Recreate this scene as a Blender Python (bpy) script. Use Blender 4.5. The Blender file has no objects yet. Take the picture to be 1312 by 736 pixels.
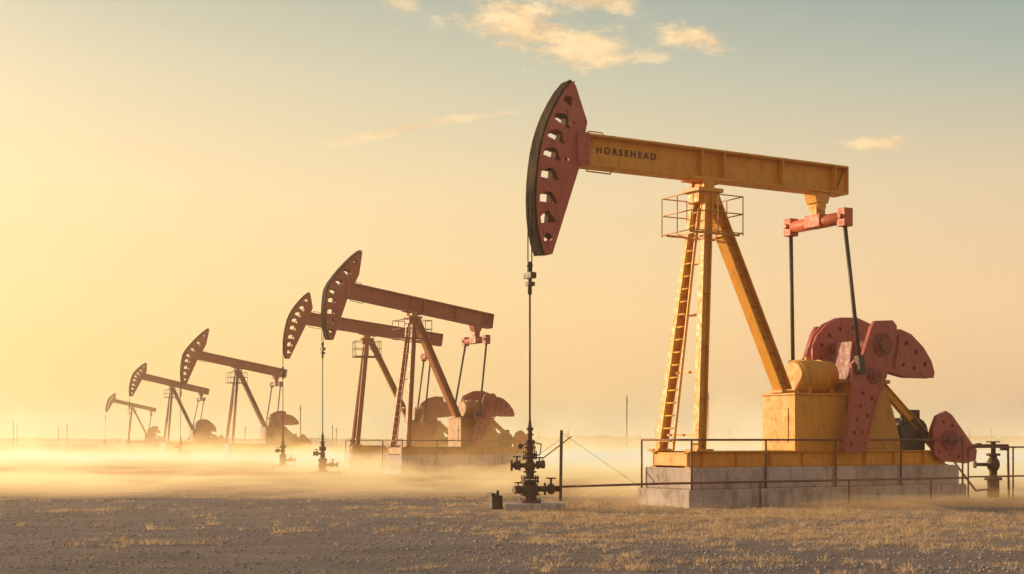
import bpy, bmesh, math, random
import numpy as np
from mathutils import Vector, Matrix, noise as mn
random.seed(7); rng=np.random.default_rng(5)
scene=bpy.context.scene
COL=scene.collection
def lin(c,g=1.0):
    return tuple(g*((v/255)/12.92 if v/255<=0.04045 else ((v/255+0.055)/1.055)**2.4) for v in c)+(1,)
# ------------------------------------------------------------------ camera
H=1.676
cam=bpy.data.cameras.new("camera"); camo=bpy.data.objects.new("camera",cam); COL.objects.link(camo)
cam.lens=50; cam.sensor_width=36; cam.sensor_fit='HORIZONTAL'
cam.shift_y=(563-368)/1312.0
cam.clip_end=12000; cam.clip_start=0.5
camo.location=(0,0,H); camo.rotation_euler=(math.radians(90),0,0)
scene.camera=camo
scene.view_settings.view_transform='Standard'; scene.view_settings.look='None'; scene.view_settings.exposure=0
# ------------------------------------------------------------------ node helpers
class NT:
    def __init__(s,nt): s.nt=nt; s.n=nt.nodes; s.l=nt.links
    def new(s,t,**k):
        n=s.n.new(t)
        for a,b in k.items(): setattr(n,a,b)
        return n
    def put(s,sock,v):
        if hasattr(v,'is_output') or isinstance(v,bpy.types.NodeSocket): s.l.new(v,sock)
        elif v is not None: sock.default_value=v
    def math(s,op,a,b=None,c=None,clamp=False):
        n=s.new('ShaderNodeMath',operation=op,use_clamp=clamp)
        s.put(n.inputs[0],a)
        if b is not None: s.put(n.inputs[1],b)
        if c is not None: s.put(n.inputs[2],c)
        return n.outputs[0]
    def mix(s,f,a,b,bt='MIX'):
        n=s.new('ShaderNodeMix',data_type='RGBA',blend_type=bt)
        s.put(n.inputs[0],f); s.put(n.inputs[6],a); s.put(n.inputs[7],b)
        return n.outputs[2]
    def noise(s,vec,scale,detail=4,rough=.5):
        n=s.new('ShaderNodeTexNoise'); s.l.new(vec,n.inputs['Vector'])
        n.inputs['Scale'].default_value=scale; n.inputs['Detail'].default_value=detail; n.inputs['Roughness'].default_value=rough
        return n.outputs['Fac']
    def mapr(s,v,a,b,c=0,d=1,smooth=False):
        n=s.new('ShaderNodeMapRange'); n.clamp=True
        if smooth: n.interpolation_type='SMOOTHSTEP'
        s.put(n.inputs[0],v)
        for i,q in enumerate((a,b,c,d)): n.inputs[i+1].default_value=q
        return n.outputs[0]
    def mapping(s,vec,scale=(1,1,1),rot=(0,0,0)):
        n=s.new('ShaderNodeMapping'); s.l.new(vec,n.inputs[0]); n.inputs['Scale'].default_value=scale; n.inputs['Rotation'].default_value=rot
        return n.outputs[0]
def material(name):
    m=bpy.data.materials.new(name); m.use_nodes=True
    t=NT(m.node_tree); t.n.clear()
    out=t.new('ShaderNodeOutputMaterial')
    return m,t,out
def paint(name,col,rust=.5,rough=.5,metal=0.0,rustcol=(.11,.035,.015,1),grime=.55,spec=.5):
    m,t,out=material(name)
    tc=t.new('ShaderNodeTexCoord').outputs['Object']
    c=tuple(col)+(1,)
    dark=(col[0]*.42,col[1]*.36,col[2]*.5,1)
    dust=tuple(.84*v+.16*d for v,d in zip(col,(.60,.40,.24)))+(1,)
    n1=t.noise(tc,.9,6,.6)
    a=t.mix(t.mapr(n1,.38,.68,0,.8),c,dust)
    st=t.noise(t.mapping(tc,(3.5,3.5,.9)),1.6,8,.7)
    a=t.mix(t.math('MULTIPLY',t.mapr(st,.49,.70),grime),a,dark)
    n2=t.noise(tc,6.5,10,.75)
    lo=.71-.15*rust
    halo=t.mapr(n2,lo-.05,lo+.02)
    a=t.mix(t.math('MULTIPLY',halo,.5),a,(col[0]*.6,col[1]*.42,col[2]*.5,1))
    a=t.mix(t.math('MULTIPLY',t.mapr(n2,lo,lo+.04),.9),a,rustcol)
    n4=t.noise(tc,20,8,.8)
    a=t.mix(t.math('MULTIPLY',t.mapr(n4,.60,.65),.75*min(1,rust*1.6)),a,rustcol)
    n3=t.noise(tc,30,6,.7)
    a=t.mix(t.mapr(n3,.35,.75,0,.35),a,dark)
    b=t.new('ShaderNodeBsdfPrincipled'); t.put(b.inputs['Base Color'],a)
    b.inputs['Specular IOR Level'].default_value=spec
    t.put(b.inputs['Roughness'],t.mapr(n2,.3,.7,rough-.14,rough+.25)); b.inputs['Metallic'].default_value=metal
    bu=t.new('ShaderNodeBump'); bu.inputs['Strength'].default_value=.25; bu.inputs['Distance'].default_value=.015
    t.l.new(n2,bu.inputs['Height']); t.l.new(bu.outputs[0],b.inputs['Normal'])
    t.l.new(b.outputs[0],out.inputs[0]); return m
def concrete(name,col=(.36,.29,.25),stain=.75):
    m,t,out=material(name)
    tc=t.new('ShaderNodeTexCoord').outputs['Object']
    c=tuple(col)+(1,)
    n1=t.noise(tc,.8,8,.65); n2=t.noise(tc,9,8,.7); st=t.noise(t.mapping(tc,(2.2,2.2,.7)),1.5,8,.75)
    a=t.mix(t.mapr(n1,.40,.60),tuple(v*.68 for v in col)+(1,),c)
    a=t.mix(t.mapr(st,.49,.60,0,stain),a,(.20,.12,.08,1))
    a=t.mix(t.mapr(n2,.4,.75,0,.4),a,(.62,.50,.41,1))
    n5=t.noise(tc,16,6,.8); a=t.mix(t.mapr(n5,.57,.65,0,.5),a,(.13,.09,.07,1))
    b=t.new('ShaderNodeBsdfPrincipled'); t.put(b.inputs['Base Color'],a); b.inputs['Roughness'].default_value=.9
    bu=t.new('ShaderNodeBump'); bu.inputs['Strength'].default_value=.6; bu.inputs['Distance'].default_value=.03
    t.l.new(n2,bu.inputs['Height']); t.l.new(bu.outputs[0],b.inputs['Normal'])
    t.l.new(b.outputs[0],out.inputs[0]); return m
YEL=paint("yellow_paint",(.84,.38,.02),.55)
YELL=paint("bright_yellow_ladder_paint",(.90,.50,.04),.25)
YELD=paint("dirty_yellow_paint",(.64,.29,.025),.75)
RED=paint("faded_red_paint",(.50,.10,.07),.6)
REDH=paint("dark_red_paint",(.28,.05,.04),.6)
REDB=paint("red_beam_paint",(.40,.07,.04),.5)
REDO=paint("orange_red_paint",(.60,.11,.035),.4)
ORA=paint("rusty_orange_paint",(.46,.145,.03),.6)
ORY=paint("dull_orange_yellow_paint",(.50,.21,.03),.8)
BRN=paint("brown_red_paint",(.22,.06,.04),.4)
STEEL=paint("dark_steel",(.05,.036,.034),.5,.5,.3)
RUST=paint("rusty_iron",(.085,.032,.024),.7,.6,.2)
RAILM=paint("oxide_pipe",(.19,.05,.03),.6)
BLACK=paint("black_rope_grease",(.010,.007,.007),.0,.85,spec=.08)
DRK=paint("slot_shade_dark",(.05,.015,.012),.3,.8,spec=.2)  # near-black colour that makes the head slots read as shaded
LET=paint("dark_lettering",(.04,.014,.008),.0)
WOOD=paint("weathered_wood",(.12,.08,.055),.3,.8)
CONC=concrete("weathered_concrete",(.60,.49,.41),.6)
# ------------------------------------------------------------------ mesh builder
def P(x,w,z): return Vector((x,-w,z))
class MB:
    def __init__(s): s.bm=bmesh.new()
    def bar(s,a,b,wd,ht,side=None):
        a=Vector(a); b=Vector(b); d=(b-a); L=d.length; d.normalize()
        side=Vector(side) if side else Vector((0,1,0))
        if abs(d.dot(side.normalized()))>.98: side=Vector((1,0,0))
        up=d.cross(side).normalized(); sd=up.cross(d).normalized()
        vs=[]
        for q in (a,b):
            for i,j in ((-1,-1),(1,-1),(1,1),(-1,1)):
                vs.append(s.bm.verts.new(q+sd*(i*wd/2)+up*(j*ht/2)))
        for f in ((3,2,1,0),(4,5,6,7),(0,1,5,4),(1,2,6,5),(2,3,7,6),(3,0,4,7)):
            s.bm.faces.new([vs[k] for k in f])
    def box(s,x0,x1,w0,w1,z0,z1):
        s.bar(P(x0,(w0+w1)/2,(z0+z1)/2),P(x1,(w0+w1)/2,(z0+z1)/2),abs(w1-w0),abs(z1-z0))
    def ibeam(s,a,b,wd,ht,t=.04,tw=.04,side=None):
        a=Vector(a); b=Vector(b); d=(b-a).normalized(); sd=Vector(side) if side else Vector((0,1,0))
        up=d.cross(sd).normalized()
        s.bar(a,b,tw,ht-2*t,side)
        o=up*(ht/2-t/2)
        s.bar(a+o,b+o,wd,t,side); s.bar(a-o,b-o,wd,t,side)
    def cyl(s,a,b,r,r2=None,seg=16,cap=True):
        a=Vector(a); b=Vector(b); d=(b-a).normalized(); r2=r if r2 is None else r2
        t=Vector((0,0,1)) if abs(d.z)<.9 else Vector((1,0,0))
        u=d.cross(t).normalized(); v=d.cross(u).normalized()
        A=[];B=[]
        for i in range(seg):
            an=2*math.pi*i/seg; o=u*math.cos(an)+v*math.sin(an)
            A.append(s.bm.verts.new(a+o*r)); B.append(s.bm.verts.new(b+o*r2))
        for i in range(seg):
            j=(i+1)%seg; f=s.bm.faces.new((A[i],A[j],B[j],B[i])); f.smooth=True
        if cap: s.bm.faces.new(A[::-1]); s.bm.faces.new(B)
    def tube(s,pts,r,seg=8):
        for i in range(len(pts)-1):
            a=Vector(pts[i]); b=Vector(pts[i+1]); s.cyl(a,b,r,seg=seg)
        for p in pts[1:-1]: s.ball(p,r*1.02,6)
    def ball(s,c,r,seg=10,sc=(1,1,1)):
        M=Matrix.Translation(Vector(c))@Matrix.Diagonal((sc[0],sc[1],sc[2],1))
        res=bmesh.ops.create_uvsphere(s.bm,u_segments=max(6,seg),v_segments=max(5,seg*2//3),radius=r,matrix=M)
        for v in res['verts']:
            for f in v.link_faces: f.smooth=True
    def ring(s,c,axis,R,r,seg=20):
        axis=Vector(axis).normalized(); t=Vector((0,0,1)) if abs(axis.z)<.9 else Vector((1,0,0))
        u=axis.cross(t).normalized(); v=axis.cross(u)
        pts=[Vector(c)+u*R*math.cos(2*math.pi*i/seg)+v*R*math.sin(2*math.pi*i/seg) for i in range(seg)]
        for i in range(seg): s.cyl(pts[i],pts[(i+1)%seg],r,seg=6,cap=False)
    def wheel(s,c,axis,R,r=.018):
        s.ring(c,axis,R,r,14); axis=Vector(axis).normalized()
        t=Vector((0,0,1)) if abs(axis.z)<.9 else Vector((1,0,0)); u=axis.cross(t).normalized(); v=axis.cross(u)
        for k in range(2):
            o=(u if k else v)*R; s.cyl(Vector(c)-o,Vector(c)+o,r*.8,seg=6)
    def prism(s,pts,w0,w1):
        A=[s.bm.verts.new(P(x,w0,z)) for x,z in pts]; B=[s.bm.verts.new(P(x,w1,z)) for x,z in pts]
        n=len(pts)
        s.bm.faces.new(A); s.bm.faces.new(B[::-1])
        for i in range(n):
            j=(i+1)%n; s.bm.faces.new((A[i],B[i],B[j],A[j]))
    def plate(s,outline,holes,w,th,bev=.0):
        cu=bpy.data.curves.new("tmp",'CURVE'); cu.dimensions='2D'; cu.fill_mode='BOTH'; cu.extrude=th/2; cu.bevel_depth=bev
        for pts in [outline]+holes:
            sp=cu.splines.new('POLY'); sp.points.add(len(pts)-1)
            for i,(x,z) in enumerate(pts): sp.points[i].co=(x,z,0,1)
            sp.use_cyclic_u=True
        o=bpy.data.objects.new("tmp",cu); COL.objects.link(o)
        bpy.context.view_layer.update()
        dg=bpy.context.evaluated_depsgraph_get(); me=bpy.data.meshes.new_from_object(o.evaluated_get(dg))
        me.transform(Matrix(((1,0,0,0),(0,0,-1,-w),(0,1,0,0),(0,0,0,1))))
        s.bm.from_mesh(me); bpy.data.meshes.remove(me); bpy.data.objects.remove(o); bpy.data.curves.remove(cu)
    def done(s,name,mat,parent=None,bevel=0,M=None,matrix=None):
        bmesh.ops.recalc_face_normals(s.bm,faces=s.bm.faces)
        if M is not None: bmesh.ops.transform(s.bm,matrix=M,verts=s.bm.verts)
        me=bpy.data.meshes.new(name); s.bm.to_mesh(me); s.bm.free()
        o=bpy.data.objects.new(name,me); COL.objects.link(o); me.materials.append(mat)
        if parent: o.parent=parent
        if matrix is not None: o.matrix_world=matrix
        if bevel:
            b=o.modifiers.new("bevel",'BEVEL'); b.width=bevel; b.segments=1; b.limit_method='ANGLE'; b.angle_limit=math.radians(50)
        return o
def circ(x,z,r,n=14): return [(x+r*math.cos(2*math.pi*i/n),z+r*math.sin(2*math.pi*i/n)) for i in range(n)]
def empty(name,matrix,label,cat,group=None):
    o=bpy.data.objects.new(name,None); COL.objects.link(o); o.matrix_world=matrix
    o.empty_display_size=.5; tag(o,label,cat,group); return o
def tag(o,label,cat,group=None):
    o["label"]=label; o["category"]=cat
    if group: o["group"]=group
ARC0=[(-4.12,10.37),(-4.34,10.12),(-4.53,9.83),(-4.70,9.52),(-4.84,9.2),(-4.94,8.9),(-5.02,8.58),(-5.08,8.2),(-5.12,7.8),(-5.135,7.4),(-5.12,7.05),(-5.08,6.7),(-5.0,6.38),(-4.90,6.11)]
BACK0=[(-4.66,6.13),(-3.90,8.26),(-3.66,9.42),(-4.00,10.28)]
SH=(5.12,4.22)
def build_pump(px,py,theta,sc,tilt,crank,pal,label,detail,hs=1.0,hr=0,ku=0,kd=0,kz=0):
    MW=Matrix.Translation((px,py,0))@Matrix.Rotation(math.radians(theta),4,'Z')@Matrix.Scale(sc,4)
    root=empty("pumpjack",MW,label,"oil pump","pumpjacks standing in a row on the plain")
    bv=.012 if detail>1 else 0
    main=detail>1
    def wp(p):
        x,z=p; d=z-8.7
        return (x+(ku*d if d>0 else -kd*d),z+(kz*d if d>0 else 0))
    ARC=[wp(p) for p in ARC0]; BACK=[wp(p) for p in BACK0]
    def backx(z):
        for i in range(len(BACK)-1):
            (x0,z0),(x1,z1)=BACK[i],BACK[i+1]
            if z0<=z<=z1: return x0+(x1-x0)*(z-z0)/(z1-z0)
        return BACK[-1][0] if z>9 else BACK[0][0]
    def arcpt(t):
        f=t*(len(ARC)-1); i=min(int(f),len(ARC)-2); k=f-i
        a,b=ARC[i],ARC[i+1]; return (a[0]+(b[0]-a[0])*k,a[1]+(b[1]-a[1])*k),(b[0]-a[0],b[1]-a[1])
    ta=math.radians(tilt); piv=Vector((0,0,8.32))
    T=Matrix.Translation(piv)@Matrix.Rotation(ta,4,'Y')@Matrix.Translation(-piv)
    C=Matrix.Identity(4) if main else Matrix.Translation((4.0,0,1.38))@Matrix.Diagonal((.8,.95,.8,1))@Matrix.Translation((-5.12,0,-1.38))
    xe=8.0 if main else 6.7
    m=MB()
    for w in (-.72,.72): m.ibeam(P(-1.04,w,1.16),P(xe,w,1.16),.24,.42,.035,.04)
    for x in np.linspace(-.95,xe-.1,7): m.box(x-.08,x+.08,-.70,.70,1.0,1.3)
    m.box(-1.0,-.2,-.58,.58,1.29,1.34); m.box(xe-1.6,xe-.1,-.58,.58,1.29,1.34)
    for x in np.arange(-.6,xe,1.1):
        for w in (-1,1): m.box(x-.012,x+.012,w*.72+w*.02,w*.72+w*.11,.985,1.335)
    m.done("skid",pal['base'],root,bv)
    for sgn in (1,-1):
        m=MB(); a=P(-.72,sgn*.82,1.38); b=P(0,sgn*.2,8.06)
        sd=(0,1,0)
        m.ibeam(a,b,.24,.26,.035,.05,sd)
        m.box(-.98,-.46,sgn*.82-.25,sgn*.82+.25,1.37,1.43)
        for k in (.2,.4,.6,.8):
            c=a.lerp(b,k); m.bar(c-Vector((.0,0,.012)),c+Vector((0,0,.012)),.21,.20)
        m.done("leg",pal['leg'],root,bv)
    m=MB()
    m.ibeam(P(.22,0,8.0),P(2.72,0,2.95),.38,.34,.04,.06)
    m.box(2.45,3.05,-.26,.26,2.91,2.98)
    for k in np.linspace(.08,.95,12 if main else 5):
        c=P(.22,0,8.0).lerp(P(2.72,0,2.95),k); m.bar(c-Vector((0,0,.01)),c+Vector((0,0,.01)),.33,.25)
    m.done("rear_leg",pal['leg'],root,bv)
    A=[P(-.72,.82,1.38),P(0,.2,8.06)]; B=[P(-.72,-.82,1.38),P(0,-.2,8.06)]
    for k in (.06,.30,.52,.72):
        m=MB(); m.bar(A[0].lerp(A[1],k),B[0].lerp(B[1],k),.06,.07,(0,0,1)); m.done("cross_brace",pal['leg'],root)
    m=MB(); m.box(-.38,.42,-.36,.36,8.02,8.12); m.cyl(P(0,-.34,8.22),P(0,.34,8.22),.13,seg=16)
    m.box(-.17,.17,-.30,-.2,8.11,8.34); m.box(-.17,.17,.2,.30,8.11,8.34); m.prism([(-.3,7.75),(.45,7.7),(.34,8.03),(-.28,8.03)],-.24,.24)
    m.done("saddle_bearing",pal['leg'],root,bv)
    m=MB(); n=19
    a0=P(-.90,-.62,1.40); a1=P(-.20,-.16,7.6); b0=P(-.90,-.04,1.40); b1=P(-.20,.12,7.6)
    lw=1 if main else .7
    m.bar(a0,a1,.035,.07*lw); m.bar(b0,b1,.035,.07*lw)
    for i in range(n):
        k=(i+.7)/n; m.cyl(a0.lerp(a1,k),b0.lerp(b1,k),.022*lw,seg=6)
    m.done("ladder",YELL if main else pal['leg'],root)
    m=MB(); z0=6.9; r=.016 if main else .020; ex,ew=.80,.66
    def rect(z): return [P(-ex,-ew,z),P(-ex,ew,z),P(ex,ew,z),P(ex,-ew,z)]
    for z in (z0+.06,z0+.55,z0+1.0):
        pts=rect(z); m.tube(pts+[pts[0]],r,6)
        for p in pts: m.ball(p,r,6)
    lo=rect(z0); hi=rect(z0+1.0)
    for i in range(4):
        for k in (0,.5): m.cyl(lo[i].lerp(lo[(i+1)%4],k),hi[i].lerp(hi[(i+1)%4],k),r*.9,seg=6)
    for w in (-.5,.5): m.bar(P(-ex,w,z0+.03),P(ex,w,z0+.03),.05,.05)
    for x in (-.5,.5): m.bar(P(x,-ew,z0+.045),P(x,ew,z0+.045),.05,.04,(1,0,0))
    m.done("platform_cage",pal['cage'],root)
    bz=8.745; hb=.39
    m=MB(); m.ibeam(P(-3.75,0,bz),P(4.78,0,bz),.56,2*hb,.055,.10)
    for x in (-.16,.55,2.5,4.35):
        for w0,w1 in ((.04,.262),(-.262,-.04)): m.box(x-.02,x+.02,w0,w1,bz-.345,bz+.345)
    m.box(4.76,4.81,-.27,.27,bz-.38,bz+.38)
    m.prism([(4.42,bz-.345),(4.78,bz+.28),(4.78,bz-.345)],.13,.16)
    m.box(-.5,.6,-.3,.3,bz-.435,bz-.380)
    for x in (-.4,-.2,.3,.5):
        for w in (-.28,.28): m.cyl(P(x,w,bz-.45),P(x,w,bz-.32),.022,seg=6)
    for i in range(7): m.box(-2.9+i*1.13+.2*math.sin(i*7),-2.85+i*1.13+.2*math.sin(i*7),.1,.2,bz+.37,bz+.42)
    beam=m.done("walking_beam",pal['beam'],root,bv,T)
    if main:
        cu=bpy.data.curves.new("t",'FONT'); cu.body="HORSEHEAD"; cu.size=.26; cu.space_character=1.5; cu.extrude=.004; cu.offset=.011; cu.align_x='LEFT'
        o=bpy.data.objects.new("t",cu); COL.objects.link(o); bpy.context.view_layer.update()
        me=bpy.data.meshes.new_from_object(o.evaluated_get(bpy.context.evaluated_depsgraph_get()))
        bpy.data.objects.remove(o)
        xs=[v.co.x for v in me.vertices]; wdt=max(xs)-min(xs); ys=[v.co.y for v in me.vertices]
        sx=1.80/wdt; sy=.175/(max(ys)-min(ys))
        for v in me.vertices:
            x,y,z=v.co; v.co=P(-3.30+(x-min(xs))*sx,.0555+z,bz-.03+(y-min(ys))*sy)
        lo_=bpy.data.objects.new("lettering",me); COL.objects.link(lo_); lo_.parent=beam; me.materials.clear(); me.materials.append(LET)
        me.transform(T); lo_["label"]="dark painted word HORSEHEAD"
    m=MB(); m.tube([P(-3.7,.2,bz-.37),P(-3.68,.2,bz-.53),P(-3.0,.2,bz-.54),P(-2.9,.2,bz-.37)],.018,6)
    m.done("hoisting_bracket",pal['cage'],root,0,T)
    m=MB(); m.tube([P(-3.6,.0,bz+.37),P(-3.5,0,bz+.50),P(-3.1,0,bz+.50),P(-3.0,0,bz+.37)],.016,6)
    m.done("lifting_handle",pal['cage'],root,0,T)
    hsM=T if hs==1 and hr==0 else T@Matrix.Translation((-3.8,0,8.7))@Matrix.Rotation(math.radians(hr),4,'Y')@Matrix.Scale(hs,4)@Matrix.Translation((3.8,0,-8.7))
    holes=[];holesF=[];shade_pts=[]
    NH=8
    for i in range(NH):
        t=.10+.80*i/(NH-1); (ax,az),(dx,dz)=arcpt(t); L=math.hypot(dx,dz); tx,tz=dx/L,dz/L; nx,nz=-tz,tx
        if nx<0: nx,nz=-nx,-nz
        wd=min(.98,(backx(az)-ax)); ln=min(.50,.54*wd); hh2=.135 if 0<i<NH-1 else .10
        def q(a,b): return (ax+nx*(.12+a*ln)-tx*b*hh2, az+nz*(.12+a*ln)-tz*b*hh2)
        holes.append([q(0,-1),q(0,.15),q(.42,1.0),q(.66,1.0),q(1,-.5),q(1,-1)])
        far=min(1.15,(wd-.18)/ln)
        holesF.append([q(.3,-.8),q(.3,.3),q(.5,1.0),q(far*.75,1.0),q(far,-.3),q(far,-.8)])
        shade_pts.append(q(.80,0))
    holes+= [circ(wp((-4.25,8.45))[0],8.45,.06,10),circ(-4.05+ku*.6,9.35,.035,8)]
    m=MB(); outl=ARC+BACK
    m.plate(outl,holesF,-.17,.05); m.plate(outl,holes,.17,.06)
    for i in range(len(BACK)-1):
        (x0,z0),(x1,z1)=BACK[i],BACK[i+1]; m.bar(P(x0-.02,0,z0),P(x1-.02,0,z1),.31,.025)
    m.box(-3.98,-3.64,.18,.29,8.36,9.14); m.box(-3.98,-3.64,-.29,-.18,8.36,9.14)
    for z in (8.42,8.62,8.88,9.06):
        for x in (-3.9,-3.72): m.cyl(P(x,.28,z),P(x,.32,z),.028,seg=6)
    for k in (0,4,7,10,12):
        x,z=ARC[k]; m.cyl(P(x+.07,.18,z-.03),P(x+.07,.22,z-.03),.022,seg=6)
    for k in range(8):
        z=6.4+k*.5; x=backx(z)-.07; m.cyl(P(x,.18,z),P(x,.22,z),.02,seg=6)
    head=m.done("horse_head",pal['head'],root,0,hsM)
    m=MB()
    for i in range(len(shade_pts)-1): m.bar(P(shade_pts[i][0],-.02,shade_pts[i][1]),P(shade_pts[i+1][0],-.02,shade_pts[i+1][1]),.24,.03)
    m.done("slot_shade_strip",DRK,head,0,hsM)  # dark strip added inside the head to put shade into the slots
    m=MB()
    for i in range(len(ARC)-1):
        (x0,z0),(x1,z1)=ARC[i],ARC[i+1]; m.bar(P(x0-.01,0,z0),P(x1-.01,0,z1),.41,.06)
    m.done("rim",BLACK,head,0,hsM)
    tp=[hsM@P(x-.04,0,z) for x,z in ARC]; k=min(range(len(tp)),key=lambda i:tp[i].x); wx=tp[k].x; wz=tp[k].z
    cz=wz-1.75
    for w in (-.09,.09):
        m=MB(); m.cyl(P(wx,w,wz+.2),P(wx,w,cz),.014,seg=6); m.done("bridle_cable",BLACK,root)
    m=MB(); m.box(wx-.08,wx+.08,-.17,.17,cz-.12,cz+.02); m.cyl(P(wx,0,cz-.5),P(wx,0,cz+.18),.05,seg=10); m.box(wx-.09,wx+.09,-.09,.09,cz-.3,cz-.2); m.cyl(P(wx,0,cz+.17),P(wx,0,cz+.28),.08,.05,seg=10)
    m.done("carrier_bar",STEEL,root)
    m=MB(); m.cyl(P(wx,0,cz-.5),P(wx,0,1.9),.024,seg=8); m.done("polished_rod",STEEL,root)
    tb=T@P(3.91,0,8.32)
    ex,ez=tb.x,tb.z-.76
    m=MB(); m.prism([(tb.x-.3,tb.z+.06),(tb.x+.3,tb.z+.06),(tb.x+.2,tb.z-.25),(tb.x-.2,tb.z-.25)],-.22,.22); m.cyl(P(tb.x,-.2,tb.z-.32),P(tb.x,.2,tb.z-.32),.15); m.box(tb.x-.16,tb.x+.16,-.15,.15,tb.z-.62,tb.z-.3)
    m.done("tail_bearing",pal['beam'],root,bv)
    m=MB(); m.cyl(P(ex,-.95,ez),P(ex,.95,ez),.17,seg=14); m.box(ex-.2,ex+.2,-.3,.3,ez-.14,ez+.2)
    for s2 in (-1,1): m.box(ex-.15,ex+.15,s2*.92,s2*1.22,ez-.24,ez+.24); m.cyl(P(ex-.22,s2*1.07,ez+.02),P(ex+.22,s2*1.07,ez+.02),.07,seg=8)
    m.done("equalizer_bar",pal['crankpart'],root,bv)
    ca=math.radians(crank); R=C@Matrix.Translation((SH[0],0,SH[1]))@Matrix.Rotation(ca,4,'Y')@Matrix.Translation((-SH[0],0,-SH[1]))
    arm=[(4.74,4.66),(4.88,4.84),(5.50,4.88),(5.66,4.74),(5.56,4.1),(5.28,3.36),(4.94,2.6),(4.56,1.42),(4.48,1.33),(3.80,1.33),(3.74,1.44),(4.02,2.6),(4.12,3.05),(4.02,3.66),(4.46,3.95)]
    ah=[]
    for z,x0 in ((2.9,4.42),(2.55,4.32),(2.2,4.21),(1.85,4.10),(1.55,4.0)):
        ah+= [circ(x0+.02,z,.065,10)]
    for z,x0 in ((2.75,4.74),(2.3,4.58),(1.85,4.40)): ah+=[circ(x0,z,.075,10)]
    fan=[(5.50,4.66),(5.95,4.66),(6.34,4.54),(6.80,4.20),(7.10,3.84),(7.22,3.52),(7.18,3.38),(6.2,3.38),(5.30,3.54)]
    fh=[circ(6.15,4.30,.08,10),circ(6.52,4.06,.08,10),circ(6.86,3.74,.08,10),circ(6.05,3.70,.065,10),circ(6.45,3.62,.065,10)]
    wing=[(4.46,3.80),(4.44,4.20),(4.62,4.58),(4.98,4.90),(5.48,5.10),(6.10,5.12),(6.62,4.96),(6.62,4.30),(5.4,3.60),(4.9,3.55)]
    wh=[circ(4.78,4.30,.07,10),circ(5.05,4.58,.07,10),circ(5.45,4.78,.07,10),circ(5.95,4.82,.07,10),circ(4.75,3.95,.06,10)]
    pin=R@Vector((4.22,0,3.5))
    for s2 in (1,-1):
        m=MB(); m.plate(arm,ah,s2*1.15,.10,.010)
        m.bar(P(4.94,s2*1.19,2.8),P(4.46,s2*1.19,1.45),.10,.05)
        m.bar(P(4.08,s2*1.19,2.8),P(3.82,s2*1.19,1.45),.10,.05)
        for j in range(6):
            an=-.5+.4*j; x=4.80+.32*math.cos(an*1.6); z=3.38+.32*math.sin(an*1.6); m.cyl(P(x,s2*1.18,z),P(x,s2*1.225,z),.026,seg=6)
        cr=m.done("crank",pal['head'],root,0,R)
        m=MB()
        m.cyl(P(SH[0],s2*1.15,SH[1]),P(SH[0],s2*1.27,SH[1]),.32,seg=28); m.cyl(P(SH[0],s2*1.2,SH[1]),P(SH[0],s2*1.36,SH[1]),.18,seg=18)
        for j in range(8):
            an=j*math.pi/4+.3; x=SH[0]+.25*math.cos(an); z=SH[1]+.25*math.sin(an); m.cyl(P(x,s2*1.24,z),P(x,s2*1.31,z),.032,seg=6)
        m.done("crank_hub",REDH if main else pal['head'],cr,0,R)
        m=MB(); m.cyl(P(4.80,s2*1.1,3.38),P(4.80,s2*1.27,3.38),.22,seg=18); m.cyl(P(4.80,s2*1.2,3.38),P(4.80,s2*1.34,3.38),.11,seg=12)
        m.done("adjuster_boss",REDH if main else pal['head'],cr,0,R)
        m=MB(); m.plate(fan,fh,s2*1.03,.07,.010); m.plate([(x-.02 if x>6 else x,z-.02) for x,z in fan],fh,s2*.86,.05)
        m.prism([(5.5,3.62),(5.9,3.55),(5.9,4.5),(5.5,4.5)],s2*.88,s2*.99)
        for k in range(1,7):
            (x0,z0_),(x1,z1_)=fan[k],fan[k+1]
            m.bar(P(x0-.05,s2*.945,z0_-.03 if z0_>3.5 else z0_+.03),P(x1-.05,s2*.945,z1_-.03 if z1_>3.5 else z1_+.03),.13,.05)
        m.bar(P(5.88,s2*1.09,4.50),P(5.72,s2*1.09,3.60),.08,.10)
        for x,z in ((6.05,4.54),(6.42,4.36),(6.72,4.13),(6.98,3.84),(7.08,3.56),(6.7,3.47),(6.3,3.47)): m.cyl(P(x,s2*1.06,z),P(x,s2*1.105,z),.03,seg=6)
        m.done("counterweight",pal['head'],cr,0,R)
        if s2<0:
            m=MB(); m.plate(wing,wh,-.80,.06,.010); m.plate(wing,wh,-.98,.06,.010)
            for k in range(0,6):
                (x0,z0_),(x1,z1_)=wing[k],wing[k+1]; m.bar(P(x0+.04,-.89,z0_-.03),P(x1+.04,-.89,z1_-.03),.14,.05)
            m.done("counterweight",pal['head'],cr,0,R)
    for s2 in (1,-1):
        m=MB(); a=P(ex,s2*1.07,ez-.2); b=P(pin.x,s2*1.33,pin.z)
        m.cyl(a,b,.055,seg=10); m.cyl(P(pin.x,s2*1.05,pin.z),P(pin.x,s2*1.44,pin.z),.11,seg=14); m.bar(b,b.lerp(a,.10),.16,.2)
        m.done("pitman_arm",pal['rod'],root)
    m=MB()
    m.prism([(4.36,1.30),(6.5,1.30),(6.1,2.5),(5.75,3.25),(4.5,3.25),(4.45,2.9)],-.62,.62)
    m.box(4.3,5.95,-.68,.68,3.2,3.3)
    m.done("gearbox",pal['dbase'],root,bv,C)
    m=MB(); m.cyl(P(SH[0],-1.05,SH[1]),P(SH[0],1.05,SH[1]),.15); m.prism([(4.75,3.29),(5.5,3.29),(5.36,4.36),(4.90,4.36)],-.3,.3)
    m.done("shaft_bearing",REDH,root,bv,C)
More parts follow.
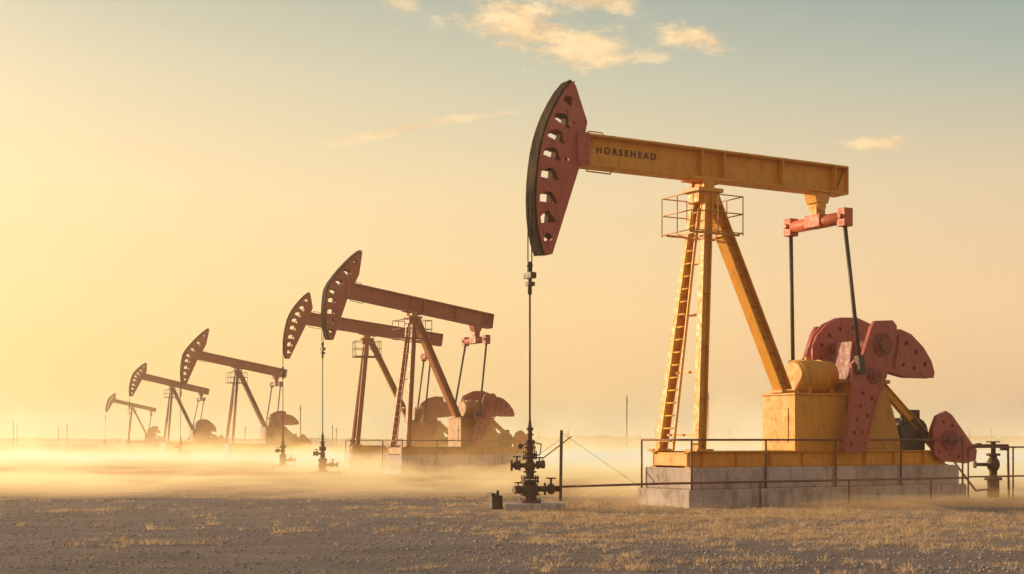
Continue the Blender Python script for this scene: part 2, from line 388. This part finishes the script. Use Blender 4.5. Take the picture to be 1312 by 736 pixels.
    m=MB(); m.box(2.55,4.34,-.66,.66,1.37,2.86); m.box(2.5,4.34,-.71,.71,2.843,2.9)
    m.box(2.9,3.9,.65,.675,1.6,2.6)
    for x in (2.95,3.85):
        for z in (1.65,2.1,2.55): m.cyl(P(x,.66,z),P(x,.695,z),.025,seg=6)
    m.box(2.53,2.56,-.4,.4,1.6,2.5)
    m.done("gearbox_pedestal",pal['base'],root,bv)
    m=MB(); m.cyl(P(3.10,0,3.36),P(4.3,0,3.36),.45,seg=28); m.cyl(P(3.04,0,3.36),P(3.11,0,3.36),.37,.44,seg=28); 
    for x in (3.25,3.9): m.cyl(P(x,0,3.36),P(x+.05,0,3.36),.475,seg=28)
    for x in (3.3,4.1): m.box(x,x+.1,-.35,.35,2.88,3.1)
    m.cyl(P(3.55,0,3.75),P(3.55,0,3.9),.07,seg=10)
    m.done("brake_drum",pal['base'],root,bv)
    for w in (-.5,.5):
        m=MB(); m.ibeam(P(5.6,w,3.3),P(7.9,w,1.42),.16,.24,.025,.03); m.done("diagonal_strut",pal['leg'],root,bv,C)
    m=MB(); m.cyl(P(7.1,-.45,1.85),P(7.1,.55,1.85),.42,seg=20)
    for k in range(10):
        an=k*math.pi/5; m.bar(P(7.1+.42*math.cos(an),-.4,1.85+.42*math.sin(an)),P(7.1+.42*math.cos(an),.5,1.85+.42*math.sin(an)),.03,.05)
    m.box(6.8,7.45,-.45,.5,1.33,1.56); m.box(6.9,7.3,.1,.45,2.2,2.5); m.cyl(P(7.1,.5,1.85),P(7.1,.75,1.85),.08,seg=10)
    m.box(6.4,6.9,.2,.62,1.33,2.05); m.tube([P(6.6,.5,2.0),P(6.6,.5,2.35),P(7.0,.3,2.45)],.03,8); m.cyl(P(6.5,.6,1.7),P(6.5,.68,1.7),.12,seg=12)
    m.done("motor",STEEL,root,0,C)
    m=MB(); g=[(7.42,1.26),(7.36,1.95),(7.56,2.34),(7.84,2.46),(8.06,2.36),(9.06,1.36),(9.02,1.08),(8.62,1.00),(7.60,1.08)]
    m.plate(g,[circ(7.75,2.16,.06),circ(8.08,2.06,.06),circ(8.45,1.72,.06),circ(8.76,1.36,.06),circ(7.58,1.33,.05),circ(8.35,1.18,.06)],.88,.06,.010)
    m.plate([(x*.98+.16,z*.98+.03) for x,z in g],[],.74,.04)
    m.bar(P(7.7,.4,1.72),P(7.7,.86,1.72),.2,.2)
    gd=m.done("belt_guard",pal['head'],root,0,C)
    m=MB(); m.cyl(P(7.95,.85,1.66),P(7.95,.98,1.66),.28,seg=22); m.cyl(P(7.95,.95,1.66),P(7.95,1.03,1.66),.12,seg=12)
    m.done("guard_cover",REDH if main else pal['head'],gd,0,C)
    xf=0 if main else -1.4
    m=MB(); m.box(-1.28,8.4+xf,-1.08,1.16,-.15,.42); m.box(-1.0,8.15+xf,-.90,.93,.41,.948)
    xs_=np.linspace(-1.10,8.26+xf,5)
    for k in range(4):
        j=.01*math.sin(k*5.3)
        m.box(xs_[k]+(.012 if k else 0),xs_[k+1]-(.012 if k<3 else 0),-1.0,1.02+j,.415,.955)
    f=m.done("concrete_foundation",CONC,None,.03,matrix=MW); tag(f,"long weathered concrete plinth under a pumpjack","foundation","concrete plinths under the pumpjacks")
    return MW,wx
def railing(MW,pts_posts,z0,z1,mid,label,r=.025):
    m=MB()
    for i in range(len(pts_posts)-1):
        a,b=Vector(pts_posts[i]),Vector(pts_posts[i+1])
        L=(b-a).length; n=max(1,round(L/2.3))
        for k in range(n+1 if i==len(pts_posts)-2 else n):
            p=a.lerp(b,k/n); m.cyl((p.x,p.y,z0),(p.x,p.y,z1),r,seg=8)
            m.cyl((p.x,p.y,z0),(p.x,p.y,z0+.02),r*1.8,seg=8)
        for z in (z1,)+tuple(mid): m.cyl((a.x,a.y,z),(b.x,b.y,z),r,seg=8); 
    for p in pts_posts: m.ball((p[0],p[1],z1),r*1.15,8)
    o=m.done("guard_railing",RAILM,None,matrix=MW); tag(o,label,"railing","pipe railings around the pump plinths"); return o
def wellhead(M,label,name="wellhead",rich=True,grp="wellheads below the pump heads"):
    root=empty(name,M@Matrix.Diagonal((.80,.80,.97,1)),label,"wellhead",grp)
    m=MB(); m.box(-.75,1.05,-.6,.6,-.1,.15); m.done("concrete_pad",CONC,root,.02)
    m=MB()
    m.cyl((0,0,.14),(0,0,.22),.34,seg=20); m.cyl((0,0,.20),(0,0,.34),.20,seg=16); m.ball((0,0,.48),.28,18,(1,1,.8)); m.cyl((0,0,.34),(0,0,.38),.30,seg=20)
    m.cyl((0,0,.66),(0,0,.72),.28,seg=18); m.cyl((0,0,.74),(0,0,.80),.28,seg=18)
    for zz,rr in ((.62,.24),(1.22,.19),(.2,.29)):
        for j in range(8):
            an=j*math.pi/4; m.cyl((rr*math.cos(an),rr*math.sin(an),zz),(rr*math.cos(an),rr*math.sin(an),zz+.22 if zz>.3 else zz+.07),.022,seg=6)
    m.cyl((0,0,.75),(0,0,1.05),.13,seg=14); m.ball((0,0,1.06),.17,14); m.cyl((0,0,.90),(0,0,.94),.2,seg=14); m.cyl((0,0,1.25),(0,0,1.30),.22,seg=16); m.cyl((0,0,1.33),(0,0,1.38),.22,seg=16)
    m.cyl((0,0,1.2),(0,0,1.65),.10,seg=12); m.cyl((0,0,1.50),(0,0,1.54),.16,seg=12); m.cyl((0,0,1.62),(0,0,1.7),.15,seg=12); m.cyl((0,0,1.69),(0,0,1.95),.07,seg=12); m.cyl((0,0,1.82),(0,0,1.86),.12,seg=10); m.cyl((0,0,1.95),(0,0,2.02),.11,seg=10); m.cyl((0,0,2.01),(0,0,2.2),.06,.04,seg=10)
    m.done("casing_head",RUST,root,.005)
    def valve(nm,p,d,L,r):
        m=MB(); p=Vector(p); d=Vector(d).normalized(); e=p+d*L
        m.cyl(p,e,r*.6,seg=10); m.cyl(e-d*.04,e+d*.03,r*1.35,seg=14); m.cyl(p+d*L*.35,p+d*(L*.35+.06),r*1.3,seg=14); m.ball(p+d*L*.62,r*1.15,12)
        c=p+d*L*.62; m.cyl(c,c+Vector((0,0,r*2.2)),r*.3,seg=8); m.wheel(c+Vector((0,0,r*2.2)),(0,0,1),r*1.2)
        m.done(nm,RUST,root)
    valve("valve",(-.13,0,1.08),(-1,0,0),.42,.10); valve("valve",(.15,0,.50),(1,0,0),.78,.12)
    if rich:
        valve("valve",(.10,-.05,1.08),(1,-.4,.1),.32,.08); valve("valve",(-.2,-.05,.48),(-1,-.5,0),.28,.08)
        m=MB(); m.tube([(.05,-.1,1.3),(.30,-.1,1.35),(.34,-.1,1.6),(.0,0,1.68),(-.25,0,1.55)],.018,6); m.cyl((-.28,-.05,1.55),(-.28,.05,1.55),.07,seg=12)
        m.done("pressure_gauge_line",STEEL,root)
    return root
# ------------------------------------------------------------------ pumps
pal_main=dict(base=YEL,dbase=YELD,leg=YEL,cage=YELD,beam=YEL,head=RED,crankpart=REDO,rod=STEEL)
pal_mid=dict(base=ORY,dbase=ORY,leg=ORA,cage=BRN,beam=REDB,head=REDB,crankpart=REDB,rod=STEEL)
pal_far=dict(base=BRN,dbase=BRN,leg=BRN,cage=BRN,beam=REDB,head=REDB,crankpart=BRN,rod=STEEL)
specs=[(4.91,36.7,30,1.0,.0,0,pal_main,"yellow pumpjack with faded red head on concrete plinth",2,1.0,0,0,0,0),
 (-4.92,70,33,.95,8,0,pal_mid,"red pumpjack with orange legs, head raised, in blowing dust",1,1.0,-2,.46,.10,.28),
 (-8.68,85,15,.95,8,-12,pal_mid,"red pumpjack with orange legs beside another pumpjack",1,1.0,-2,.12,0,0),
 (-24.1,124.5,31,.95,10,-6,pal_far,"hazy brown-red pumpjack standing in low dust",1,1.10,0,.46,.10,.42),
 (-41.9,175,31,.98,12,12,pal_far,"hazy brown-red pumpjack standing in low dust",1,1.05,0,.2,.05,0),
 (-78.0,292,12,1.0,13,0,pal_far,"small hazy brown-red pumpjack far along the row",1,1.0,0,.15,.05,0)]
res=[]
for s in specs: res.append(build_pump(*s))
for i,(MW,wx) in enumerate(res):
    Mw=MW@Matrix.Translation((wx,0,0))@Matrix.Rotation(math.radians(-specs[i][2]),4,'Z')
    wellhead(Mw,"rust-brown wellhead with valves on a concrete pad" if i==0 else "dark wellhead with valves standing in blowing dust",rich=i<1)
MW0=res[0][0]
railing(MW0,[P(-1.17,-1.04,0),P(-1.17,1.09,0),P(8.3,1.09,0)],.42,1.66,(),"thin rust-red pipe railing around the yellow pumpjack",.026)
railing(MW0,[P(8.36,1.24,0),P(12.0,1.24,0)],0,1.45,(.62,),"thin rust-red pipe railing beyond the end of the plinth",.024)
for i in (1,2,3): railing(res[i][0],[P(-1.17,-1.04,0),P(-1.17,1.09,0),P(6.9,1.09,0)],.42,1.7,(),"thin dark pipe railing beside a dusty plinth",.028)
m=MB(); wx0=res[0][1]
pts=[P(wx0+.65,-.36,.50),P(-4.1,.35,.54),P(-2.2,1.34,.60),P(8.2,1.34,.60)]
m.tube(pts,.028,8)
for x in (.8,3.8,6.8): m.cyl(P(x,1.34,0),P(x,1.34,.6),.026,seg=6)
o=m.done("flow_pipe",RAILM,None,matrix=MW0); tag(o,"thin rusty flow pipe running along the concrete plinth","pipe")
Mv=MW0@Matrix.Translation(P(9.75,.9,0))@Matrix.Rotation(math.radians(-30),4,'Z')
root=empty("valve_manifold",Mv,"dark rusty valve manifold with pipe frame beside the plinth","pipe valve")
m=MB(); m.cyl((0,0,0),(0,0,.5),.17,seg=14); m.cyl((0,0,.5),(0,0,.58),.25,seg=14); m.cyl((0,0,.58),(0,0,1.25),.11,seg=12); m.ball((0,0,.95),.19,12,(1,1,1.2)); m.cyl((0,0,1.2),(0,0,1.27),.2,seg=12); m.cyl((0,0,1.27),(0,0,1.6),.07,seg=10)
m.cyl((-.0,0,.95),(-.5,0,.95),.05,seg=8); m.cyl((-.5,0,.95),(-.55,0,.95),.11,seg=10)
m.done("valve_body",RUST,root); m=MB(); m.wheel((0,0,1.60),(0,0,1),.18,.022); m.done("handwheel",RUST,root)
m=MB(); m.tube([(-1.2,0,1.5),(.42,0,1.5),(.45,0,0)],.035,8); m.cyl((.2,0,1.42),(.44,0,1.42),.07,seg=10); m.tube([(-1.2,0,1.5),(-1.1,0,1.0),(-.5,.0,.2),(0,0,.25)],.03,8); m.cyl((-.5,0,1.5),(-.35,0,1.5),.07,seg=10)
m.done("pipe_frame",RAILM,root)
m=MB(); m.bar((0,0,0),(.03,0,1.92),.08,.08)
m.cyl((.03,0,1.85),(2.6,-.9,.05),.005,seg=5); m.cyl((.03,0,1.7),(-1.1,-.8,.9),.006,seg=5)
m.bar((-.5,-.3,1.15),(.3,.1,1.75),.03,.03)
o=m.done("guy_post",WOOD,None,matrix=Matrix.Translation((1.30,38.2,0))); tag(o,"dark wooden post with thin stay wires beside the wellhead","post")
m=MB(); m.box(-.14,.14,-.12,.12,-.02,.30); m.box(-.17,-.05,-.14,.14,.29,.36); m.cyl((.05,0,.29),(.05,0,.42),.04,seg=8)
o=m.done("junction_box",STEEL,None,.01,matrix=Matrix.Translation((-.40,34.8,0))@Matrix.Rotation(.4,4,'Z')); tag(o,"small dark metal junction box on bare ground","box")
# ------------------------------------------------------------------ distant poles
poles=[(803,508,200,1),(907,503,170,1),(935,548,600,0),(17,541,330,0),(22,544,340,0),(75,547,420,0),(86,543,380,0),(426,545,230,0),(431,548,260,0),(314,546,260,0),(728,552,150,0),(840,547,500,0),(1270,548,420,0),(1242,552,500,0),(385,520,210,0),(690,553,500,0)]
for (px,pt,Y,cr) in poles:
    X=(px-656)/1822*Y; top=H+(563-pt)/1822*Y; r=.11 if cr else max(.09,Y*.0004)
    m=MB(); m.cyl((0,0,-.2),(.02,0,top),r,r*.7,seg=8)
    if cr: m.cyl((.09,0,top-.9),(.09,0,top-.6),.07,seg=6); m.cyl((0,0,top-.05),(0,0,top+.12),.05,seg=6)
    else: m.bar((-.2,0,top-.4),(.2,0,top-.4),.08,.08)
    o=m.done("utility_pole",WOOD,None,matrix=Matrix.Translation((X,Y,0))); tag(o,"thin weathered wooden utility pole on the plain" if cr else "short thin post far out on the dusty plain","utility pole","poles scattered across the plain")
# ------------------------------------------------------------------ ground
def gz(x,y):
    f=max(0,min(1,(60-y)/15)) if y>0 else 1
    return f*(.045*mn.noise(Vector((x*.25,y*.25,0)))+.02*mn.noise(Vector((x*.9,y*.9,3))))
xs=np.concatenate([-np.geomspace(40,5000,22)[::-1],np.arange(-38,38.1,.4),np.geomspace(40,5000,22)])
ys=np.concatenate([-np.geomspace(2,2500,14)[::-1],np.arange(0,60,.4),np.geomspace(61,9000,34)])
V=[(x,y,gz(x,y)-.02) for y in ys for x in xs]; nx=len(xs)
F=[(j*nx+i,j*nx+i+1,(j+1)*nx+i+1,(j+1)*nx+i) for j in range(len(ys)-1) for i in range(nx-1)]
me=bpy.data.meshes.new("ground"); me.from_pydata(V,[],F); me.shade_smooth()
g=bpy.data.objects.new("ground",me); COL.objects.link(g); g["kind"]="structure"; g["label"]="dry stony plain with sparse straw-coloured grass"
m,t,out=material("dry_earth")
tc=t.new('ShaderNodeTexCoord').outputs['Object']
sx=t.new('ShaderNodeSeparateXYZ'); t.l.new(tc,sx.inputs[0])
big=t.noise(t.mapping(tc,(.25,.5,1)),.22,5,.6); mid=t.noise(t.mapping(tc,(.4,1,1)),.9,8,.7); fine=t.noise(tc,11,10,.85); vf=t.noise(tc,40,6,.9)
a=t.mix(t.mapr(mid,.38,.62),(.125,.086,.078,1),(.25,.175,.15,1))
bigx=t.math('ADD',big,t.mapr(sx.outputs[0],-4,8,-.12,.06))
bigx=t.math('ADD',bigx,t.mapr(sx.outputs[1],20,30,-.08,.04))
a=t.mix(t.mapr(bigx,.42,.60,0,.6),a,(.48,.30,.16,1))
a=t.mix(t.mapr(fine,.50,.56,0,.7),a,(.055,.04,.038,1))
a=t.mix(t.mapr(vf,.52,.58,0,.75),a,(.50,.39,.32,1))
a=t.mix(t.mapr(sx.outputs[1],46,60,0,.6),a,(.12,.06,.035,1))
b=t.new('ShaderNodeBsdfPrincipled'); t.put(b.inputs['Base Color'],a); b.inputs['Roughness'].default_value=.95
h=t.math('ADD',t.math('MULTIPLY',fine,1.0),t.math('MULTIPLY',vf,.5)); h=t.math('ADD',h,t.math('MULTIPLY',mid,.4))
bu=t.new('ShaderNodeBump'); bu.inputs['Strength'].default_value=.9; bu.inputs['Distance'].default_value=.055
t.l.new(h,bu.inputs['Height']); t.l.new(bu.outputs[0],b.inputs['Normal']); t.l.new(b.outputs[0],out.inputs[0]); me.materials.append(m)
# ------------------------------------------------------------------ grass & stones
def inblock(x,y):
    dx,dy=x-4.91,y-36.7; lx=dx*.866+dy*.5; lw=dx*.5-dy*.866
    return -1.4<lx<8.5 and abs(lw)<1.2
def ss(a,b,x):
    k=max(0,min(1,(x-a)/(b-a))); return k*k*(3-2*k)
verts=[];faces=[]
cnt=0; tries=0
while cnt<15000 and tries<300000:
    tries+=1
    y=15+(46-15)*random.random()**.8; x=random.uniform(-.42,.42)*y
    if inblock(x,y): continue
    d=mn.noise(Vector((x*.25,y*.45,9)))*.45+mn.noise(Vector((x*1.1,y*1.6,4)))*.40+mn.noise(Vector((x*4,y*5,2)))*.35
    thr=.44-.36*ss(-6,3,x)+.26*(1-ss(20,27,y))
    if d<thr+random.uniform(-.28,.28): continue
    cnt+=1
    z=gz(x,y)-.03; hgt=random.uniform(.02,.075)*(1+.8*max(0,d)); 
    if random.random()<.08: hgt*=2
    for k in range(random.randint(4,9)):
        a=random.uniform(0,6.28); r=random.uniform(0,.10); bx=x+r*math.cos(a); by=y+r*math.sin(a)
        a2=a+random.uniform(-.8,.8); ln=hgt*random.uniform(.6,1.3); sp=ln*random.uniform(.3,1.6); wv=random.uniform(.003,.008)
        pa=random.uniform(0,3.14); ox=wv*math.cos(pa); oy=wv*math.sin(pa)
        mx=bx+sp*.4*math.cos(a2); my=by+sp*.4*math.sin(a2)
        i=len(verts); verts+= [(bx-ox,by-oy,z),(bx+ox,by+oy,z),(mx+ox*.8,my+oy*.8,z+ln*.65),(mx-ox*.8,my-oy*.8,z+ln*.65),(bx+sp*math.cos(a2),by+sp*math.sin(a2),z+ln)]
        faces+= [(i,i+1,i+2,i+3),(i+3,i+2,i+4)]
me=bpy.data.meshes.new("dry_grass"); me.from_pydata(verts,[],faces); o=bpy.data.objects.new("dry_grass",me); COL.objects.link(o); o["kind"]="stuff"; o["label"]="sparse tufts of dry straw-coloured grass"; o["category"]="grass"
m,t,out=material("straw"); tc=t.new('ShaderNodeTexCoord').outputs['Object']; n=t.noise(tc,1.7,5,.7)
c=t.mix(t.mapr(n,.35,.65),(.52,.34,.18,1),(.85,.63,.39,1))
d1=t.new('ShaderNodeBsdfDiffuse'); t.l.new(c,d1.inputs[0]); d2=t.new('ShaderNodeBsdfTranslucent'); t.l.new(c,d2.inputs[0]); mx=t.new('ShaderNodeMixShader'); mx.inputs[0].default_value=.4
t.l.new(d1.outputs[0],mx.inputs[1]); t.l.new(d2.outputs[0],mx.inputs[2]); t.l.new(mx.outputs[0],out.inputs[0]); me.materials.append(m)
ph=(1+5**.5)/2
ico=np.array([(-1,ph,0),(1,ph,0),(-1,-ph,0),(1,-ph,0),(0,-1,ph),(0,1,ph),(0,-1,-ph),(0,1,-ph),(ph,0,-1),(ph,0,1),(-ph,0,-1),(-ph,0,1)])/1.9
icf=np.array([(0,11,5),(0,5,1),(0,1,7),(0,7,10),(0,10,11),(1,5,9),(5,11,4),(11,10,2),(10,7,6),(7,1,8),(3,9,4),(3,4,2),(3,2,6),(3,6,8),(3,8,9),(4,9,5),(2,4,11),(6,2,10),(8,6,7),(9,8,1)])
VV=[];FF=[];k=0
for q in range(38000):
    y=15+(44-15)*random.random()**1.3; x=random.uniform(-.42,.42)*y
    if inblock(x,y): continue
    if mn.noise(Vector((x*.4,y*.6,1)))+random.uniform(-.5,.5)<-.3: continue
    s=.009+.028*random.random()**7
    v=ico*(1+rng.uniform(-.25,.25,(12,3)))*s*np.array([1,1,.6])+np.array([x,y,gz(x,y)-.02+s*.2]); VV.append(v); FF.append(icf+12*k); k+=1
VV=np.concatenate(VV); FF=np.concatenate(FF)
me=bpy.data.meshes.new("gravel"); me.from_pydata(VV.tolist(),[],FF.tolist()); o=bpy.data.objects.new("gravel",me); COL.objects.link(o); o["kind"]="stuff"; o["label"]="loose small stones scattered over the dry ground"; o["category"]="gravel"
me.materials.append(concrete("stone",(.40,.31,.27),.3))
# distant scrub line
verts=[];faces=[]
for k in range(5200):
    Y=random.uniform(820,900); X=random.uniform(-.4,.4)*Y
    env=1.6+1.6*mn.noise(Vector((X*.012,0,0)))+ (1.0 if X>0 else 0)+.7*mn.noise(Vector((X*.08,5,0)))
    if env<.4: continue
    z=random.uniform(0,max(.3,env)); s=random.uniform(.35,1.0)
    i=len(verts)
    for j in range(5):
        a=j*1.257+random.uniform(-.3,.3); verts.append((X+s*1.4*math.cos(a),Y+random.uniform(-.5,.5),z+s*.8*math.sin(a)*random.uniform(.6,1.2)))
    faces.append(tuple(range(i,i+5)))
me=bpy.data.meshes.new("distant_scrub"); me.from_pydata(verts,[],faces); o=bpy.data.objects.new("distant_scrub",me); COL.objects.link(o); o["kind"]="stuff"; o["label"]="low line of distant scrub along the horizon"; o["category"]="bushes"
m,t,out=material("scrub"); b=t.new('ShaderNodeBsdfDiffuse'); tc=t.new('ShaderNodeTexCoord').outputs['Object']
t.l.new(t.mix(t.noise(tc,.2,3),(.07,.055,.03,1),(.14,.10,.055,1)),b.inputs[0]); t.l.new(b.outputs[0],out.inputs[0]); me.materials.append(m)
# ------------------------------------------------------------------ volumes (the camera stands inside the haze)
def boxobj(name,x0,x1,y0,y1,z0,z1,mat):
    v=[(x,y,z) for z in (z0,z1) for y in (y0,y1) for x in (x0,x1)]
    f=[(0,2,3,1),(4,5,7,6),(0,1,5,4),(2,6,7,3),(0,4,6,2),(1,3,7,5)]
    me=bpy.data.meshes.new(name); me.from_pydata(v,[],f); o=bpy.data.objects.new(name,me); COL.objects.link(o); me.materials.append(mat); return o
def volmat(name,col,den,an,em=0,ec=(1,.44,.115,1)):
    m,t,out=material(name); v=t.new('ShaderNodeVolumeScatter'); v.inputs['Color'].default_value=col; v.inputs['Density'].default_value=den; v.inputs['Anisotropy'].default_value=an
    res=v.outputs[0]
    if em:   # emission added in place of light scattered many times within dust and haze
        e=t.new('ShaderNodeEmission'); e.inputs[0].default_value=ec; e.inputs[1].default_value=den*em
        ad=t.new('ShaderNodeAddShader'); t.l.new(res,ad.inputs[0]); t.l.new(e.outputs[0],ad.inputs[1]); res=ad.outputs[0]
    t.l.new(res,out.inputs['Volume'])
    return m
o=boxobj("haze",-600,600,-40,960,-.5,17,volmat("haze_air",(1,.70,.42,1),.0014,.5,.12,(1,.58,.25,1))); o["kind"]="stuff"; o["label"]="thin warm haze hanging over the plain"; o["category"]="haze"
def dust_layer(name,den,hmax,bias,gain,seed,back,fr,em,rb,fq=1.0):
    gx=np.arange(-100,60,.8); gy=np.concatenate([np.arange(30,80,.6),np.geomspace(80.8,back,60)])
    V=[];F=[];n=len(gx);mm=len(gy)
    for y in gy:
        for x in gx:
            f=.50*mn.noise(Vector((x*.085*fq,y*.12*fq,seed)))+.55*mn.noise(Vector((x*.21*fq,y*.28*fq,seed+5)))+.42*mn.noise(Vector((x*.5,y*.55,seed+9)))
            yf=40.5-9.5*ss(1.0,4.5,x)+2.0*mn.noise(Vector((x*.3,0,seed)))
            edge=ss(0,fr,y-yf)*(1-ss(back*.75,back,y))*ss(-100,-85,x)*(1-ss(48,60,x))
            gap=1-.85*ss(56,62,y)*(1-ss(74,82,y))*(1-ss(-13,-8,x))
            near=.5+.5*ss(50,80,y)
            b=bias+rb*ss(1,5,x)*ss(36,42,y)
            h=hmax*(b+gain*f)*edge*gap*near
            V.append((x,y,max(-.1,h-.02)))
    b=len(V)
    for y in gy:
        for x in gx: V.append((x,y,-.4))
    for j in range(mm-1):
        for i in range(n-1):
            a=j*n+i; F.append((a,a+1,a+n+1,a+n)); F.append((b+a,b+a+n,b+a+n+1,b+a+1))
    for i in range(n-1):
        F.append((i,b+i,b+i+1,i+1)); a=(mm-1)*n+i; F.append((a,a+1,b+a+1,b+a))
    for j in range(mm-1):
        a=j*n; F.append((a,a+n,b+a+n,b+a)); a=j*n+n-1; F.append((a,b+a,b+a+n,a+n))
    me=bpy.data.meshes.new(name); me.from_pydata(V,[],F); me.shade_smooth()
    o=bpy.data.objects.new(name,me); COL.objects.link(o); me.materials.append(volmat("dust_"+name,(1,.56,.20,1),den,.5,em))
    o["kind"]="stuff"; o["label"]="golden dust blowing low over the ground"; o["category"]="dust"
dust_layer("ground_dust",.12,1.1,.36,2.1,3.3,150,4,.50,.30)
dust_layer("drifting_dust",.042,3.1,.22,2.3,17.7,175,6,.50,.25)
# ------------------------------------------------------------------ light
AZ=math.radians(-66); EL=math.radians(11)
S=Vector((math.sin(AZ)*math.cos(EL),math.cos(AZ)*math.cos(EL),math.sin(EL)))
sl=bpy.data.lights.new("sun",'SUN'); sl.energy=5.0; sl.angle=math.radians(.5); sl.color=(1,.74,.44)
so=bpy.data.objects.new("sun",sl); COL.objects.link(so); so.rotation_euler=S.to_track_quat('Z','Y').to_euler(); so.location=S*50
w=bpy.data.worlds.new("World"); scene.world=w; w.use_nodes=True; t=NT(w.node_tree); t.n.clear()
out=t.new('ShaderNodeOutputWorld'); bg=t.new('ShaderNodeBackground')
tc=t.new('ShaderNodeTexCoord').outputs['Generated']
sx=t.new('ShaderNodeSeparateXYZ'); t.l.new(tc,sx.inputs[0]); X,Y,Z=sx.outputs
def ramp(fac,stops):
    n=t.new('ShaderNodeValToRGB'); t.l.new(fac,n.inputs[0]); e=n.color_ramp.elements
    while len(e)<len(stops): e.new(.5)
    for i,(p,c) in enumerate(stops): e[i].position=p; e[i].color=lin(c,.92)
    return n.outputs[0]
L=ramp(Z,[(0,(255,202,122)),(.09,(255,217,148)),(.17,(252,222,166)),(.245,(227,211,172)),(.30,(196,194,168)),(.5,(155,165,160)),(1,(115,136,148))])
Rr=ramp(Z,[(0,(243,186,136)),(.09,(244,200,151)),(.17,(223,198,160)),(.245,(172,180,164)),(.30,(136,156,152)),(.5,(118,138,146)),(1,(95,120,138))])
BK=ramp(Z,[(0,(205,164,136)),(.2,(206,174,148)),(.5,(154,148,148)),(1,(102,120,136))])
dt=t.math('ADD',t.math('MULTIPLY',X,-.95),t.math('MULTIPLY',Y,.31))
col=t.mix(t.mapr(dt,-.06,.60,0,1),Rr,L)
col=t.mix(t.mapr(Y,.1,-.5,0,1,True),col,BK)
col=t.mix(1.0,col,(1.23,1.23,1.23,1),'MULTIPLY')
sky=t.new('ShaderNodeTexSky'); sky.sky_type='NISHITA'; sky.sun_disc=False; sky.sun_elevation=EL; sky.sun_rotation=AZ; sky.dust_density=3
nsk=t.mix(1.0,sky.outputs[0],(.10,.10,.10,1),'MULTIPLY')
col=t.mix(.06,col,nsk)
ds=t.math('ADD',t.math('ADD',t.math('MULTIPLY',X,S.x),t.math('MULTIPLY',Y,S.y)),t.math('MULTIPLY',Z,S.z))
gl=t.math('POWER',t.math('MAXIMUM',ds,0.0),10)
gc=t.mix(1.0,(2.6,1.7,1.0,1),gl,'MULTIPLY')
col=t.mix(1.0,col,gc,'ADD')
yy=t.math('MAXIMUM',Y,.05); U=t.math('DIVIDE',X,yy); Vv=t.math('DIVIDE',Z,yy)
cb=t.new('ShaderNodeCombineXYZ'); t.l.new(U,cb.inputs[0]); t.l.new(t.math('MULTIPLY',Vv,1.9),cb.inputs[1])
cn=t.noise(cb.outputs[0],22,10,.66); cn2=t.noise(cb.outputs[0],80,8,.7)
tot=None
for (px,py,rx,ry,rot,op) in [(675,36,98,46,.16,1),(748,64,84,36,.1,1),(888,50,62,18,.14,.95),(1125,184,52,12,-.03,1),(760,2,90,18,.1,.9),(835,74,34,9,0,.6),(520,165,150,8,-.20,.6),(600,150,70,5,-.12,.5),(515,4,30,14,0,.6)]:
    u0=(px-656)/1822; v0=(563-py)/1822; du=t.math('SUBTRACT',U,u0); dv=t.math('SUBTRACT',Vv,v0)
    dv=t.math('ADD',dv,t.math('MULTIPLY',du,rot))
    e=t.math('SQRT',t.math('ADD',t.math('POWER',t.math('ABSOLUTE',t.math('MULTIPLY',du,1822/rx)),2),t.math('POWER',t.math('ABSOLUTE',t.math('MULTIPLY',dv,1822/ry)),2)))
    mk=t.math('ADD',t.math('SUBTRACT',1.15,e),t.math('MULTIPLY',t.math('SUBTRACT',cn,.5),3.3))
    mk=t.math('ADD',mk,t.math('MULTIPLY',t.math('SUBTRACT',cn2,.5),1.1))
    mk=t.math('MULTIPLY',t.mapr(mk,.05,1.05,0,1,True),op)
    tot=mk if tot is None else t.math('MAXIMUM',tot,mk)
tot=t.math('MULTIPLY',tot,t.math('GREATER_THAN',Y,.1))
ccol=t.mix(t.mapr(cn,.38,.62),lin((244,198,146)),lin((255,226,174),1.08))
col=t.mix(tot,col,ccol)
t.l.new(col,bg.inputs[0]); bg.inputs[1].default_value=1.0; t.l.new(bg.outputs[0],out.inputs[0])
